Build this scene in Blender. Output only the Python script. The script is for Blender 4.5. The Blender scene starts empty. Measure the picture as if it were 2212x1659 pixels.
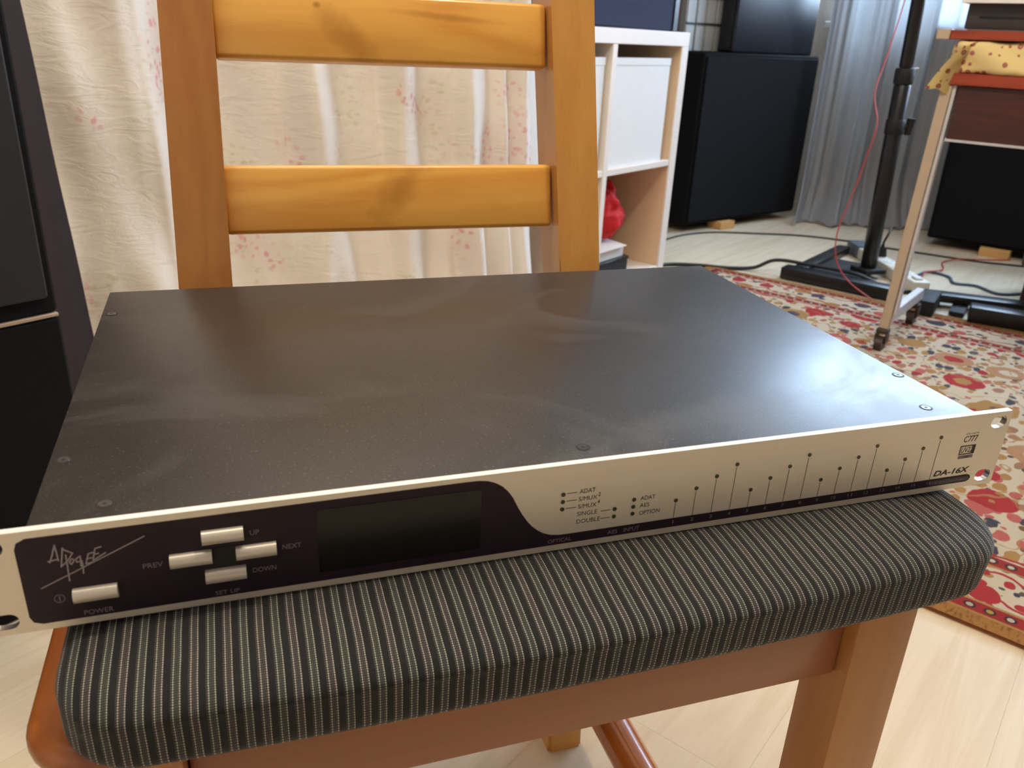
import bpy, bmesh, math, random
from mathutils import Vector, Matrix
random.seed(7)
PI = math.pi
SC = bpy.context.scene
COL = SC.collection

# ------------------------------------------------------------------ camera, exposure, light
cam_d = bpy.data.cameras.new('camera')
cam = bpy.data.objects.new('camera', cam_d); COL.objects.link(cam); SC.camera = cam
cam_d.sensor_width = 36; cam_d.lens = 1780.0/2212*36; cam_d.clip_start = .01; cam_d.clip_end = 50
cr = (0.9499, -0.3095, 0.0435); cdn = (-0.0830, -0.3839, -0.9196); cf = (0.3013, 0.8700, -0.3904)
cam.matrix_world = Matrix(((cr[0], -cdn[0], -cf[0], 0.1025), (cr[1], -cdn[1], -cf[1], -0.2885),
                           (cr[2], -cdn[2], -cf[2], 0.6889), (0, 0, 0, 1)))
cam_d.dof.use_dof = True; cam_d.dof.focus_distance = .50; cam_d.dof.aperture_fstop = 18
vs = SC.view_settings
vs.view_transform = 'Standard'; vs.look = 'None'; vs.gamma = 1; vs.exposure = 0.36; vs.use_curve_mapping = False
SC.cycles.use_denoising = True
SC.cycles.max_bounces = 8; SC.cycles.diffuse_bounces = 5; SC.cycles.caustics_reflective = False; SC.cycles.caustics_refractive = False
SC.cycles.sample_clamp_indirect = 6
w = bpy.data.worlds.new('world'); SC.world = w; w.use_nodes = True
w.node_tree.nodes['Background'].inputs[0].default_value = (.62, .78, 1, 1)
w.node_tree.nodes['Background'].inputs[1].default_value = 1.0

# room axes: D2 runs along the back wall, D1 along the window wall
D1 = Vector((.55, -.835, 0)); D2 = Vector((.835, .55, 0)); UPV = Vector((0, 0, 1))
D1.normalize(); D2 = Vector((-D1.y, D1.x, 0))
RA = math.atan2(D2.y, D2.x)                       # yaw of the room
def rm(a, b, z=0): return D2*a + D1*b + Vector((0, 0, z))   # room (a along D2, b along D1) -> world

def area(name, loc, target, sx, sy, power, col, spread=180):
    l = bpy.data.lights.new(name, 'AREA'); l.shape = 'RECTANGLE'; l.size = sx; l.size_y = sy
    l.energy = power; l.color = col; l.spread = math.radians(spread)
    o = bpy.data.objects.new(name, l); COL.objects.link(o); o.location = loc
    o.rotation_euler = (Vector(target)-Vector(loc)).to_track_quat('-Z', 'Y').to_euler()
    return o
AW = 3.95                                          # window wall, a = AW
# daylight just outside the window, shining in
area('window_daylight', rm(AW+.30, .11, 1.6), rm(0, .11, 1.1), 2.7, 1.7, 215, (.55, .74, 1.0))
# soft warm-white fill light, added under the ceiling to lift shaded places
area('added_fill_light', (-.10, .40, 2.47), (-.10, .40, 0), .9, .9, 19, (1.0, .87, .70))
# warm ceiling lamp bulb over the right of the chair
pl = bpy.data.lights.new('ceiling_lamp_bulb', 'POINT'); pl.energy = 32; pl.color = (1.0, .84, .64); pl.shadow_soft_size = .05
po = bpy.data.objects.new('ceiling_lamp_bulb', pl); COL.objects.link(po); po.location = (.74, .02, 2.26)

# ------------------------------------------------------------------ helpers
def tag(o, label=None, cat=None, group=None, kind=None):
    if label: o['label'] = label
    if cat: o['category'] = cat
    if group: o['group'] = group
    if kind: o['kind'] = kind
    return o
def empty(name, loc=(0, 0, 0), rz=0, label=None, cat=None, group=None):
    o = bpy.data.objects.new(name, None); COL.objects.link(o); o.location = loc; o.rotation_euler = (0, 0, rz)
    o.empty_display_size = .05
    return tag(o, label, cat, group)
def link(name, me, m=None, parent=None, smooth=None):
    if m is not None and not me.materials: me.materials.append(m)
    o = bpy.data.objects.new(name, me); COL.objects.link(o)
    if parent is not None: o.parent = parent
    if smooth is not None:
        for p in me.polygons: p.use_smooth = True
        try: me.set_sharp_from_angle(angle=math.radians(smooth))
        except Exception: pass
    return o
def obj(name, bm, m=None, parent=None, smooth=None):
    me = bpy.data.meshes.new(name); bm.normal_update(); bm.to_mesh(me); bm.free()
    return link(name, me, m, parent, smooth)
def box(bm, lo, hi, bev=0, seg=1, M=None):
    lo = Vector(lo); hi = Vector(hi); c = (lo+hi)/2; s = hi-lo
    r = bmesh.ops.create_cube(bm, size=1)
    vs_ = r['verts']
    for v in vs_: v.co = Vector((v.co.x*s.x, v.co.y*s.y, v.co.z*s.z))+c
    if bev:
        es = list({e for v in vs_ for e in v.link_edges})
        rr = bmesh.ops.bevel(bm, geom=es, offset=bev, segments=seg, profile=.5, affect='EDGES')
        vs_ = list({v for f in rr['faces'] for v in f.verts} | {v for v in vs_ if v.is_valid})
    if M is not None:
        for v in vs_: v.co = M @ v.co
    return vs_
def nbox(name, lo, hi, m, parent=None, bev=0, seg=1, smooth=None):
    bm = bmesh.new(); box(bm, lo, hi, bev, seg)
    return obj(name, bm, m, parent, smooth if smooth else (40 if bev else None))
def ring(c, n, rad, u, v): return [c+u*(math.cos(2*PI*i/n)*rad)+v*(math.sin(2*PI*i/n)*rad) for i in range(n)]
def tube(bm, pts, rad, n=10, closed=False, caps=True):
    pts = [Vector(p) for p in pts]; N = len(pts)
    rads = rad if isinstance(rad, (list, tuple)) else [rad]*N
    loops = []; up = None
    for i, p in enumerate(pts):
        t = (pts[min(i+1, N-1)]-pts[max(i-1, 0)]).normalized()
        if up is None:
            up = Vector((0, 0, 1)) if abs(t.z) < .9 else Vector((1, 0, 0))
        u = t.cross(up).normalized(); v = u.cross(t).normalized(); up = v
        loops.append([bm.verts.new(q) for q in ring(p, n, rads[i], u, v)])
    for a, b in zip(loops, loops[1:]):
        for i in range(n): bm.faces.new((a[i], a[(i+1) % n], b[(i+1) % n], b[i]))
    if caps: bm.faces.new(loops[0][::-1]); bm.faces.new(loops[-1])
def smooth_path(pts, k=8):
    P = [Vector(p) for p in pts]; P = [P[0]*2-P[1]]+P+[P[-1]*2-P[-2]]; out = []
    for i in range(1, len(P)-2):
        for j in range(k):
            t = j/k; a, b, c, d = P[i-1], P[i], P[i+1], P[i+2]
            out.append(.5*((2*b)+(c-a)*t+(2*a-5*b+4*c-d)*t*t+(3*b-a-3*c+d)*t**3))
    out.append(P[-2]); return out
def prism(bm, poly, axis_fn):                      # poly of (u,v); axis_fn(u,v,w) -> point, w in 0..1
    a = [bm.verts.new(axis_fn(u, v, 0)) for u, v in poly]; b = [bm.verts.new(axis_fn(u, v, 1)) for u, v in poly]
    n = len(poly); bm.faces.new(a); bm.faces.new(b[::-1])
    for i in range(n): bm.faces.new((a[i], b[i], b[(i+1) % n], a[(i+1) % n]))
    bmesh.ops.recalc_face_normals(bm, faces=bm.faces[:])
def grid(nu, nv, fn, uvfn=None):
    bm = bmesh.new(); uv = bm.loops.layers.uv.new('UVMap')
    V = [[bm.verts.new(fn(i/nu, j/nv)) for i in range(nu+1)] for j in range(nv+1)]
    for j in range(nv):
        for i in range(nu):
            f = bm.faces.new((V[j][i], V[j][i+1], V[j+1][i+1], V[j+1][i]))
            for l, (a, b) in zip(f.loops, ((i, j), (i+1, j), (i+1, j+1), (i, j+1))):
                l[uv].uv = uvfn(a/nu, b/nv) if uvfn else (a/nu, b/nv)
    return bm
def curve_mesh(splines, extrude, bevel=0, cyclic=True, res=2, fill='BOTH'):
    c = bpy.data.curves.new('tmp', 'CURVE'); c.dimensions = '2D'; c.fill_mode = fill; c.extrude = extrude
    c.bevel_depth = bevel; c.bevel_resolution = res
    for pts in splines:
        s = c.splines.new('POLY'); s.points.add(len(pts)-1)
        for p, q in zip(s.points, pts): p.co = (q[0], q[1], 0, 1)
        s.use_cyclic_u = cyclic
    o = bpy.data.objects.new('tmp', c); COL.objects.link(o)
    me = bpy.data.meshes.new_from_object(o.evaluated_get(bpy.context.evaluated_depsgraph_get()))
    bpy.data.objects.remove(o); bpy.data.curves.remove(c); me.materials.clear()
    return me
def text_mesh(body, size, depth=.00005, shear=0, align='LEFT', spacing=1, bold=0):
    c = bpy.data.curves.new('tmp', 'FONT'); c.body = body; c.size = size; c.extrude = depth; c.shear = shear
    c.align_x = align; c.space_character = spacing; c.offset = bold; c.resolution_u = 3
    o = bpy.data.objects.new('tmp', c); COL.objects.link(o)
    bpy.context.view_layer.update()
    me = bpy.data.meshes.new_from_object(o.evaluated_get(bpy.context.evaluated_depsgraph_get()))
    bpy.data.objects.remove(o); bpy.data.curves.remove(c); me.materials.clear()
    return me
def copy_tree(o, parent=None):
    c = o.copy(); COL.objects.link(c); c.parent = parent
    for ch in list(o.children): copy_tree(ch, c)
    return c

# ------------------------------------------------------------------ materials
class NT:
    """small node builder: sockets or numbers in, sockets out"""
    def __init__(s, name):
        s.m = bpy.data.materials.new(name); s.m.use_nodes = True; s.t = s.m.node_tree
        s.b = s.t.nodes['Principled BSDF']; s.out = s.t.nodes['Material Output']
    def n(s, ty, **kw):
        nd = s.t.nodes.new(ty)
        for k, v in kw.items(): setattr(nd, k, v)
        return nd
    def put(s, sock, v):
        if isinstance(v, bpy.types.NodeSocket): s.t.links.new(v, sock)
        elif isinstance(v, (tuple, list)) and sock.type == 'RGBA' and len(v) == 3: sock.default_value = (*v, 1)
        else: sock.default_value = v
    def math(s, op, a, b=0, c=0, clamp=False):
        nd = s.n('ShaderNodeMath', operation=op, use_clamp=clamp)
        for i, v in enumerate((a, b, c)): s.put(nd.inputs[i], v)
        return nd.outputs[0]
    def mix(s, f, a, b, mode='MIX'):
        nd = s.n('ShaderNodeMix', data_type='RGBA', blend_type=mode)
        s.put(nd.inputs[0], f); s.put(nd.inputs[6], a); s.put(nd.inputs[7], b)
        return nd.outputs[2]
    def coord(s, kind='Object'): return s.n('ShaderNodeTexCoord').outputs[kind]
    def mapping(s, v, scale=(1, 1, 1), loc=(0, 0, 0), rot=(0, 0, 0)):
        nd = s.n('ShaderNodeMapping'); s.put(nd.inputs[0], v)
        nd.inputs['Scale'].default_value = scale; nd.inputs['Location'].default_value = loc; nd.inputs['Rotation'].default_value = rot
        return nd.outputs[0]
    def noise(s, v, scale, detail=3, rough=.5, dist=0, color=False):
        nd = s.n('ShaderNodeTexNoise'); s.put(nd.inputs['Vector'], v)
        nd.inputs['Scale'].default_value = scale; nd.inputs['Detail'].default_value = detail
        nd.inputs['Roughness'].default_value = rough; nd.inputs['Distortion'].default_value = dist
        return nd.outputs['Color' if color else 'Fac']
    def vor(s, v, scale, out='Distance', feature='F1', rnd=1):
        nd = s.n('ShaderNodeTexVoronoi', feature=feature); s.put(nd.inputs['Vector'], v)
        nd.inputs['Scale'].default_value = scale; nd.inputs['Randomness'].default_value = rnd
        return nd.outputs[out]
    def ramp(s, f, stops, interp='LINEAR'):
        nd = s.n('ShaderNodeValToRGB'); s.put(nd.inputs[0], f); r = nd.color_ramp; r.interpolation = interp
        while len(r.elements) < len(stops): r.elements.new(.5)
        for e, (p, c) in zip(r.elements, stops):
            e.position = p; e.color = (*c, 1) if isinstance(c, (tuple, list)) else (c, c, c, 1)
        return nd.outputs[0]
    def sep(s, v):
        nd = s.n('ShaderNodeSeparateXYZ'); s.put(nd.inputs[0], v); return nd.outputs
    def comb(s, x, y, z=0):
        nd = s.n('ShaderNodeCombineXYZ')
        for i, v in enumerate((x, y, z)): s.put(nd.inputs[i], v)
        return nd.outputs[0]
    def band(s, x, a, b):                            # 1 inside a..b
        return s.math('MULTIPLY', s.math('GREATER_THAN', x, a), s.math('LESS_THAN', x, b))
    def bump(s, h, strength=.3, dist=.001):
        nd = s.n('ShaderNodeBump'); nd.inputs['Strength'].default_value = strength; nd.inputs['Distance'].default_value = dist
        s.put(nd.inputs['Height'], h); s.t.links.new(nd.outputs[0], s.b.inputs['Normal'])
    def fin(s, col=None, rough=None, metal=None, spec=None, **kw):
        if col is not None: s.put(s.b.inputs['Base Color'], col)
        if rough is not None: s.put(s.b.inputs['Roughness'], rough)
        if metal is not None: s.put(s.b.inputs['Metallic'], metal)
        if spec is not None: s.put(s.b.inputs['Specular IOR Level'], spec)
        for k, v in kw.items(): s.put(s.b.inputs[k], v)
        return s.m
def srgb(r, g, b):
    f = lambda c: (c/255/12.92) if c <= 10 else ((c/255+.055)/1.055)**2.4
    return (f(r), f(g), f(b))
def plain(name, col, rough=.5, metal=0, spec=.5, var=.12, scale=30, bump=0):
    t = NT(name); c = t.coord(); nz = t.noise(c, scale, 4)
    a = tuple(x*(1-var) for x in col); b = tuple(min(1, x*(1+var)) for x in col)
    m = t.fin(t.mix(nz, a, b), rough, metal, spec)
    if bump: t.bump(t.noise(c, scale*6, 3), bump, .0008)
    return m
def wood(name, light, dark, axis='X', scale=1.0, rough=.32, knots=True, marks=(), shift=(0, 0, 0), coat=.25, contrast=1.0):
    """varnished pine, grain running along the given object axis"""
    t = NT(name); c = t.coord()
    sc = {'X': (1.2, 14, 14), 'Y': (14, 1.2, 14), 'Z': (14, 14, 1.2)}[axis]
    p = t.mapping(c, tuple(v*scale for v in sc), shift)
    warp = t.noise(t.mapping(c, (2.5, 2.5, 2.5), shift), 2.2, 2)
    base = t.noise(p, 1.0, 2, .5, .4)
    rings = t.math('SINE', t.math('ADD', t.math('MULTIPLY', base, 42), t.math('MULTIPLY', warp, 9)))
    fine = t.noise(t.mapping(c, tuple(v*9*scale for v in sc), shift), 2, 3)
    f = t.math('ADD', t.math('MULTIPLY', rings, .24*contrast), t.math('MULTIPLY', fine, .5))
    f = t.math('ADD', f, .22, clamp=True)
    col = t.mix(f, light, dark)
    blot = t.noise(c, 7, 2)
    col = t.mix(t.math('MULTIPLY', blot, .25), col, dark)
    if knots:
        k = t.vor(t.mapping(c, tuple(v*s for v, s in zip(sc, (.42, .42, .42))), shift), 2.2)
        kk = t.ramp(k, [(0, 1), (.12, .8), (.2, 0), (1, 0)])
        sw = t.ramp(t.noise(t.mapping(c, (5, 9, 9), shift), 2.0, 1.5), [(0, 0), (.58, 0), (.72, 1), (1, 1)])
        col = t.mix(t.math('MULTIPLY', kk, .45), col, tuple(x*.42 for x in dark))
        col = t.mix(t.math('MULTIPLY', sw, .38), col, tuple(x*.7 for x in dark))
    q = t.sep(c); wn_ = t.math('MULTIPLY', t.math('SUBTRACT', t.noise(c, 60, 3), .5), 1.1)
    for mx_, mz_, sx_, sz_, ro_, st_ in marks:         # knots and resin swirls at their places on the board
        dx = t.math('SUBTRACT', q[0], mx_); dz_ = t.math('SUBTRACT', q[2], mz_); cs, sn = math.cos(ro_), math.sin(ro_)
        a_ = t.math('DIVIDE', t.math('ADD', t.math('MULTIPLY', dx, cs), t.math('MULTIPLY', dz_, sn)), sx_)
        b_ = t.math('DIVIDE', t.math('SUBTRACT', t.math('MULTIPLY', dz_, cs), t.math('MULTIPLY', dx, sn)), sz_)
        rr_ = t.math('ADD', t.math('SQRT', t.math('ADD', t.math('MULTIPLY', a_, a_), t.math('MULTIPLY', b_, b_))), wn_)
        mk = t.math('MULTIPLY', t.ramp(rr_, [(0, 1), (.35, .8), (1, 0)]), st_)
        col = t.mix(mk, col, tuple(x*.62 for x in dark))
    t.bump(fine, .08, .0006)
    return t.fin(col, rough, 0, .5, **{'Coat Weight': coat, 'Coat Roughness': .18})

M = {}
MK = ((.173, .703, .004, .003, 0, .9), (.194, .682, .034, .014, -.75, .62), (.272, .699, .052, .0034, -.06, .6), (.230, .570, .036, .016, .80, .72), (.120, .835, .03, .01, .3, .5))
M['slat'] = wood('pine_slat', srgb(242, 188, 94), srgb(214, 144, 58), 'X', knots=False, marks=MK, shift=(.3, .1, .7))
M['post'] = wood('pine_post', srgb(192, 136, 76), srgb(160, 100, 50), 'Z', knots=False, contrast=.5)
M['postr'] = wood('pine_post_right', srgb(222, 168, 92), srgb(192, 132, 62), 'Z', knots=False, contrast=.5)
M['rail'] = wood('pine_rail', srgb(156, 98, 58), srgb(132, 78, 44), 'X', knots=False, contrast=.5, rough=.45)
M['seatw'] = wood('pine_seat', srgb(176, 104, 50), srgb(136, 70, 28), 'Y', knots=False)
M['round'] = wood('pine_round', srgb(196, 112, 44), srgb(150, 78, 26), 'Y', knots=False, rough=.2, coat=.6)
# floor laminate
def m_floor():
    t = NT('laminate'); c = t.coord('Object'); r = t.n('ShaderNodeObjectInfo').outputs['Random']
    off = t.math('MULTIPLY', r, 37)
    p = t.n('ShaderNodeVectorMath', operation='ADD'); t.put(p.inputs[0], t.mapping(c, (1.6, 22, 1))); t.put(p.inputs[1], t.comb(off, off, 0))
    g = t.noise(p.outputs[0], 1.4, 5, .6, .8)
    p2 = t.n('ShaderNodeVectorMath', operation='ADD'); t.put(p2.inputs[0], t.mapping(c, (4, 60, 1))); t.put(p2.inputs[1], t.comb(off, off, 0))
    g2 = t.noise(p2.outputs[0], 3, 4)
    col = t.ramp(g, [(0, srgb(204, 188, 162)), (.45, srgb(213, 198, 173)), (.62, srgb(202, 184, 156)), (1, srgb(219, 206, 184))])
    col = t.mix(t.math('MULTIPLY', g2, .22), col, srgb(196, 176, 146))
    col = t.mix(t.math('MULTIPLY', r, .10), col, srgb(200, 186, 160))
    t.bump(g2, .06, .0006)
    return t.fin(col, .52, 0, .35)
M['floor'] = m_floor()
M['gap'] = plain('plank_joint', srgb(186, 170, 146), .8)
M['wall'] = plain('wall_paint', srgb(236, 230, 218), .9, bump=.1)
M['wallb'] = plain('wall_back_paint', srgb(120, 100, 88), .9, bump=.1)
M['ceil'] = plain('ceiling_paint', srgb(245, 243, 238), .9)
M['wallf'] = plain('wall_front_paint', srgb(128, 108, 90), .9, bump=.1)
M['trimw'] = plain('white_trim', srgb(235, 235, 232), .4)

# black powder coated steel with smudges
def m_powder():
    t = NT('black_powder_coat'); c = t.coord()
    sp = t.noise(c, 900, 2, .6); sm = t.noise(t.mapping(c, (7, 9, 9)), 1.0, 5, .62, 1.2); sm2 = t.noise(c, 26, 4, .6, .6)
    msk = t.ramp(sm, [(0, 0), (.52, 0), (.66, 1), (1, 1)])
    col = t.mix(t.math('MULTIPLY', msk, .35), srgb(45, 41, 38), srgb(80, 78, 76))
    col = t.mix(t.ramp(sp, [(0, 0), (.62, 0), (.72, .5), (1, 1)]), col, srgb(112, 106, 98))
    ro = t.math('ADD', .30, t.math('MULTIPLY', msk, .07)); ro = t.math('ADD', ro, t.math('MULTIPLY', sm2, .08))
    t.bump(t.noise(c, 1300, 2), .16, .00014)
    return t.fin(col, ro, 0, .55)
M['powder'] = m_powder()
def m_brushed(name, col, rough=.34):
    t = NT(name); c = t.coord(); g = t.noise(t.mapping(c, (10, 400, 1800)), 1, 3)
    sp = t.noise(c, 700, 2)
    cc = t.mix(t.math('MULTIPLY', g, .5), col, tuple(x*.8 for x in col))
    t.bump(g, .06, .0002)
    return t.fin(t.mix(t.math('MULTIPLY', sp, .25), cc, tuple(x*.72 for x in col)), t.math('ADD', rough, t.math('MULTIPLY', g, .12)), .66, .5)
M['alu'] = m_brushed('anodised_silver', srgb(238, 230, 214), .40)
M['edge'] = plain('edge_highlight_white', srgb(250, 246, 238), .36, .3, var=.02)  # near-white, holds the bright highlight of the faceplate's top edge
M['button'] = plain('silver_button', srgb(212, 204, 192), .32, .35, var=.04)
M['purple'] = plain('dark_purple_overlay', srgb(30, 11, 28), .5, spec=.35, var=.06, scale=120)
M['purple2'] = plain('dark_strip', srgb(58, 46, 48), .45)
M['glass'] = plain('display_window', srgb(10, 10, 9), .22, spec=.35, var=.3)
M['darksq'] = plain('dark_square_black', srgb(14, 10, 12), .6)
M['ink'] = plain('black_ink', srgb(46, 40, 44), .6)
M['inkg'] = plain('grey_ink', srgb(126, 112, 120), .6)
M['inkl'] = plain('logo_ink', srgb(158, 148, 150), .5)
M['led'] = plain('dark_led', srgb(58, 56, 26), .3)
M['screw'] = plain('screw_steel', srgb(120, 116, 108), .3, .7)
M['black'] = plain('black_metal', srgb(22, 21, 22), .35, 0, .5)
M['blackm'] = plain('black_matte', srgb(20, 19, 20), .7, bump=.2)
M['socket'] = plain('screw_recess', srgb(20, 20, 20), .6)
# striped cushion fabric
def m_cushion():
    t = NT('pinstripe_fabric'); uv = t.n('ShaderNodeUVMap').outputs[0]; s = t.sep(uv)
    wob = t.math('MULTIPLY', t.math('SUBTRACT', t.noise(uv, 22, 2), .5), .0010)
    x = t.math('ADD', s[0], wob); y = s[1]
    P = .0060
    ph = t.math('FRACT', t.math('DIVIDE', x, P))
    dot = t.math('FRACT', t.math('DIVIDE', t.math('ADD', y, t.math('MULTIPLY', t.noise(uv, 300, 1), .0004)), .00125))
    don = t.math('LESS_THAN', dot, .52)
    def line(c, wd): return t.math('LESS_THAN', t.math('ABSOLUTE', t.math('SUBTRACT', ph, c)), wd)
    l1 = line(.17, .026); l2 = line(.55, .026)
    lines = t.math('MAXIMUM', l1, l2)
    fnt = t.math('MAXIMUM', t.math('MAXIMUM', line(.30, .02), line(.42, .02)), line(.06, .018))
    weave = t.noise(t.mapping(uv, (1500, 900, 1)), 1, 2)
    mid = t.math('LESS_THAN', t.math('ABSOLUTE', t.math('SUBTRACT', ph, .36)), .2)
    grn = t.math('GREATER_THAN', t.math('FRACT', t.math('DIVIDE', x, P*2)), .5)
    basea = t.mix(mid, srgb(25, 24, 24), srgb(42, 38, 39))
    baseb = t.mix(mid, srgb(25, 26, 25), srgb(39, 40, 38))
    base = t.mix(grn, basea, baseb)
    base = t.mix(t.math('MULTIPLY', weave, .5), base, srgb(20, 20, 21))
    col = t.mix(t.math('MULTIPLY', t.math('MULTIPLY', fnt, don), .55), base, srgb(140, 134, 128))
    lc = t.mix(grn, srgb(214, 206, 194), srgb(204, 208, 190))
    col = t.mix(t.math('MULTIPLY', lines, don), col, lc)
    t.bump(weave, .35, .0004)
    return t.fin(col, .85, 0, .25, **{'Sheen Weight': .12})
M['cushion'] = m_cushion()
# floral cotton curtain
def m_floral():
    t = NT('floral_cotton'); uv = t.n('ShaderNodeUVMap').outputs[0]   # uv in metres
    wv = t.n('ShaderNodeVectorMath', operation='ADD')
    t.put(wv.inputs[0], uv)
    nv = t.n('ShaderNodeVectorMath', operation='SCALE'); t.put(nv.inputs[0], t.noise(uv, 40, 2, color=True)); nv.inputs['Scale'].default_value = .02
    t.put(wv.inputs[1], nv.outputs[0]); v = wv.outputs[0]
    zone = t.noise(uv, 5.2, 2, .5, .4); zone2 = t.noise(t.mapping(uv, (1, 1, 1), (7, 3, 0)), 5.2, 2, .5, .4)
    pz = t.ramp(zone, [(0, 0), (.56, 0), (.64, 1), (1, 1)]); gz = t.ramp(zone2, [(0, 0), (.54, 0), (.64, 1), (1, 1)])
    pet = t.ramp(t.vor(v, 62), [(0, 1), (.26, 1), (.4, 0), (1, 0)])
    lea = t.ramp(t.vor(t.mapping(v, (1, 2.4, 1), rot=(0, 0, .7)), 38), [(0, 1), (.22, 1), (.4, 0), (1, 0)])
    col = t.mix(t.math('MULTIPLY', t.math('MULTIPLY', gz, lea), .45), srgb(246, 239, 229), srgb(200, 194, 144))
    col = t.mix(t.math('MULTIPLY', gz, .12), col, srgb(206, 200, 160))
    col = t.mix(t.math('MULTIPLY', t.math('MULTIPLY', pz, pet), .62), col, srgb(236, 132, 150))
    col = t.mix(t.math('MULTIPLY', pz, .10), col, srgb(236, 180, 180))
    wr = t.noise(t.mapping(uv, (14, 46, 1), rot=(0, 0, -.35)), 1, 4, .6, 1.4)
    t.bump(wr, .32, .006)
    m = t.fin(col, .85, 0, .2)
    tr = t.n('ShaderNodeBsdfTranslucent'); t.put(tr.inputs[0], (.8, .78, .74, 1))
    mx = t.n('ShaderNodeMixShader'); mx.inputs[0].default_value = .2
    t.t.links.new(t.b.outputs[0], mx.inputs[1]); t.t.links.new(tr.outputs[0], mx.inputs[2]); t.t.links.new(mx.outputs[0], t.out.inputs[0])
    return m
M['floral'] = m_floral()
def m_sheer():
    t = NT('grey_blue_curtain'); uv = t.n('ShaderNodeUVMap').outputs[0]
    th = t.noise(t.mapping(uv, (260, 14, 1)), 1, 3)
    col = t.mix(th, srgb(180, 180, 182), srgb(154, 155, 160))
    t.bump(t.noise(t.mapping(uv, (10, 5, 1)), 2, 4, .6, 1), .3, .01)
    m = t.fin(col, .7, 0, .3)
    tr = t.n('ShaderNodeBsdfTranslucent'); t.put(tr.inputs[0], (.33, .35, .36, 1))
    mx = t.n('ShaderNodeMixShader'); mx.inputs[0].default_value = .45
    t.t.links.new(t.b.outputs[0], mx.inputs[1]); t.t.links.new(tr.outputs[0], mx.inputs[2]); t.t.links.new(mx.outputs[0], t.out.inputs[0])
    return m
M['sheer'] = m_sheer()
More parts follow.
